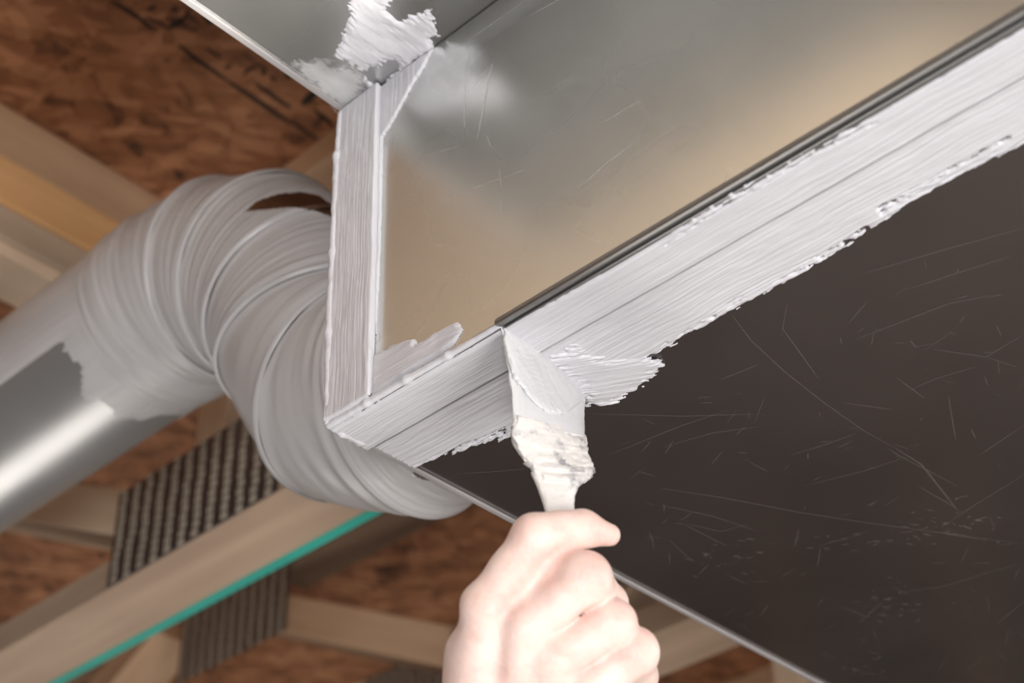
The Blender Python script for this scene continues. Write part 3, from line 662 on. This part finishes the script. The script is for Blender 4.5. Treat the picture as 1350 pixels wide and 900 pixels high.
# ------------------------------------------------------------------ hand
HD = 0.71; SP = HD / FPX
def hp(x, y, z): return cp(x, y, HD - z * SP)
def HJ(pts): return [(hp(x, y, z), r * SP) for x, y, z, r in pts]
fingers = [HJ([(640, 797, 22, 31), (674, 752, 13, 28), (705, 708, 2, 30), (738, 700, -8, 25), (768, 697, -18, 24), (803, 705, -32, 15.5)]),
           HJ([(692, 828, 30, 31), (731, 796, 22, 29), (771, 762, 16, 34), (800, 796, -45, 27), (752, 806, -82, 21)]),
           HJ([(728, 868, 30, 30), (768, 846, 18, 27), (807, 822, 12, 31), (816, 850, -48, 25), (765, 858, -82, 20)]),
           HJ([(765, 915, 22, 29), (800, 889, 10, 26), (836, 859, 6, 31), (841, 892, -46, 25), (790, 902, -78, 18)])]
thumb = HJ([(622, 985, -40, 40), (630, 880, -70, 34), (672, 795, -96, 27), (722, 728, -96, 22), (740, 718, -90, 19)])
webm = HJ([(672, 806, 12, 27), (728, 752, -4, 25), (750, 745, -12, 20)])
metas = [HJ([(638, 799, 24, 31), (630, 900, 18, 25), (636, 1010, 6, 40)]), HJ([(692, 828, 33, 30), (678, 915, 28, 24), (660, 1015, 12, 40)]),
         HJ([(728, 868, 32, 29), (710, 940, 24, 24), (688, 1020, 8, 38)]), HJ([(765, 915, 24, 28), (740, 970, 14, 25), (714, 1030, 0, 36)])]
body = [HJ([(621, 862, -16, 35), (626, 990, -14, 46)]), HJ([(695, 890, -18, 42), (690, 1020, -15, 46)]), HJ([(740, 870, -15, 34), (700, 960, -15, 44)]),
        HJ([(650, 1040, 0, 48), (660, 1240, 10, 66)]), HJ([(705, 1050, 0, 44), (730, 1240, 10, 62)]), HJ([(695, 1240, 12, 74), (720, 1520, 25, 92)])]
allp = np.array([p_ for ch in fingers + metas + body + [thumb] for p_, r_ in ch])
lo = allp.min(0) - .035; hi = allp.max(0) + .035
# work in camera axes so that the grid stays tight
Q_ = (allp - CAM) @ R.T; lo = Q_.min(0) - .03; hi = Q_.max(0) + .03; hi[1] = Q_[:, 1].max() + 0.035
h_ = 0.00115
ax = [np.arange(lo[i], hi[i], h_) for i in range(3)]
def handfield(G):
    c = lambda p_: (np.asarray(p_) - CAM) @ R.T
    def chain(ch, k):
        D = None
        for (a, ra), (b, rb) in zip(ch, ch[1:]):
            e = cone(G, c(a), c(b), ra, rb); D = e if D is None else smin(D, e, k)
        return D
    D = None
    for ch in metas: e = chain(ch, .004); D = e if D is None else smin(D, e, .006)
    for ch in body: D = smin(D, chain(ch, .01), .016)
    fs = [chain(ch, .0045) for ch in fingers]; th = chain(thumb, .006)
    F_ = fs[0]
    for f in fs[1:]: F_ = smin(F_, f, .0016)
    D = smin(D, F_, .0032)
    D = smin(D, th, .003); D = smin(D, chain(webm, .004), .004)
    return D
slabs = []; step = 60
FV = np.empty([len(a) for a in ax], np.float32)
for i in range(0, len(ax[1]), step):
    G = np.stack(np.meshgrid(ax[0], ax[1][i:i + step], ax[2], indexing='ij'), -1).astype(np.float32)
    FV[:, i:i + step] = handfield(G)
V, Q = surface_nets(FV, lo, h_)
# relax a little
nb = np.zeros_like(V); cn = np.zeros(len(V))
for it in range(1):
    nb[:] = 0; cn[:] = 0
    for a, b in ((0, 1), (1, 2), (2, 3), (3, 0)):
        np.add.at(nb, Q[:, a], V[Q[:, b]]); np.add.at(cn, Q[:, a], 1); np.add.at(nb, Q[:, b], V[Q[:, a]]); np.add.at(cn, Q[:, b], 1)
    V = V * 0.4 + nb / cn[:, None] * 0.6
Wv = V @ R + CAM
person = thing('person', "bare right hand gripping the paint brush, index finger on top, knuckles towards the camera", 'person', hp(700, 1300, 0))
ho = obj('hand', Wv, Q, M_SKIN, person, True)
fl = np.zeros(len(V))
for (x, y, z, r, a) in [(800, 706, -30, 30, .45), (690, 690, 15, 22, .18), (785, 735, 35, 22, .25), (824, 800, 25, 22, .3), (846, 850, 20, 26, .35), (820, 868, 20, 22, .3), (700, 810, 60, 25, .12), (735, 735, 10, 26, .3), (780, 800, 10, 22, .25), (790, 852, 10, 24, .3)]:
    dd = np.linalg.norm(Wv - hp(x, y, z), axis=1) / (r * SP); fl = np.maximum(fl, a * np.exp(-dd ** 2))
at = ho.data.attributes.new('flush', 'FLOAT', 'POINT'); at.data.foreach_set('value', fl.astype(np.float32))
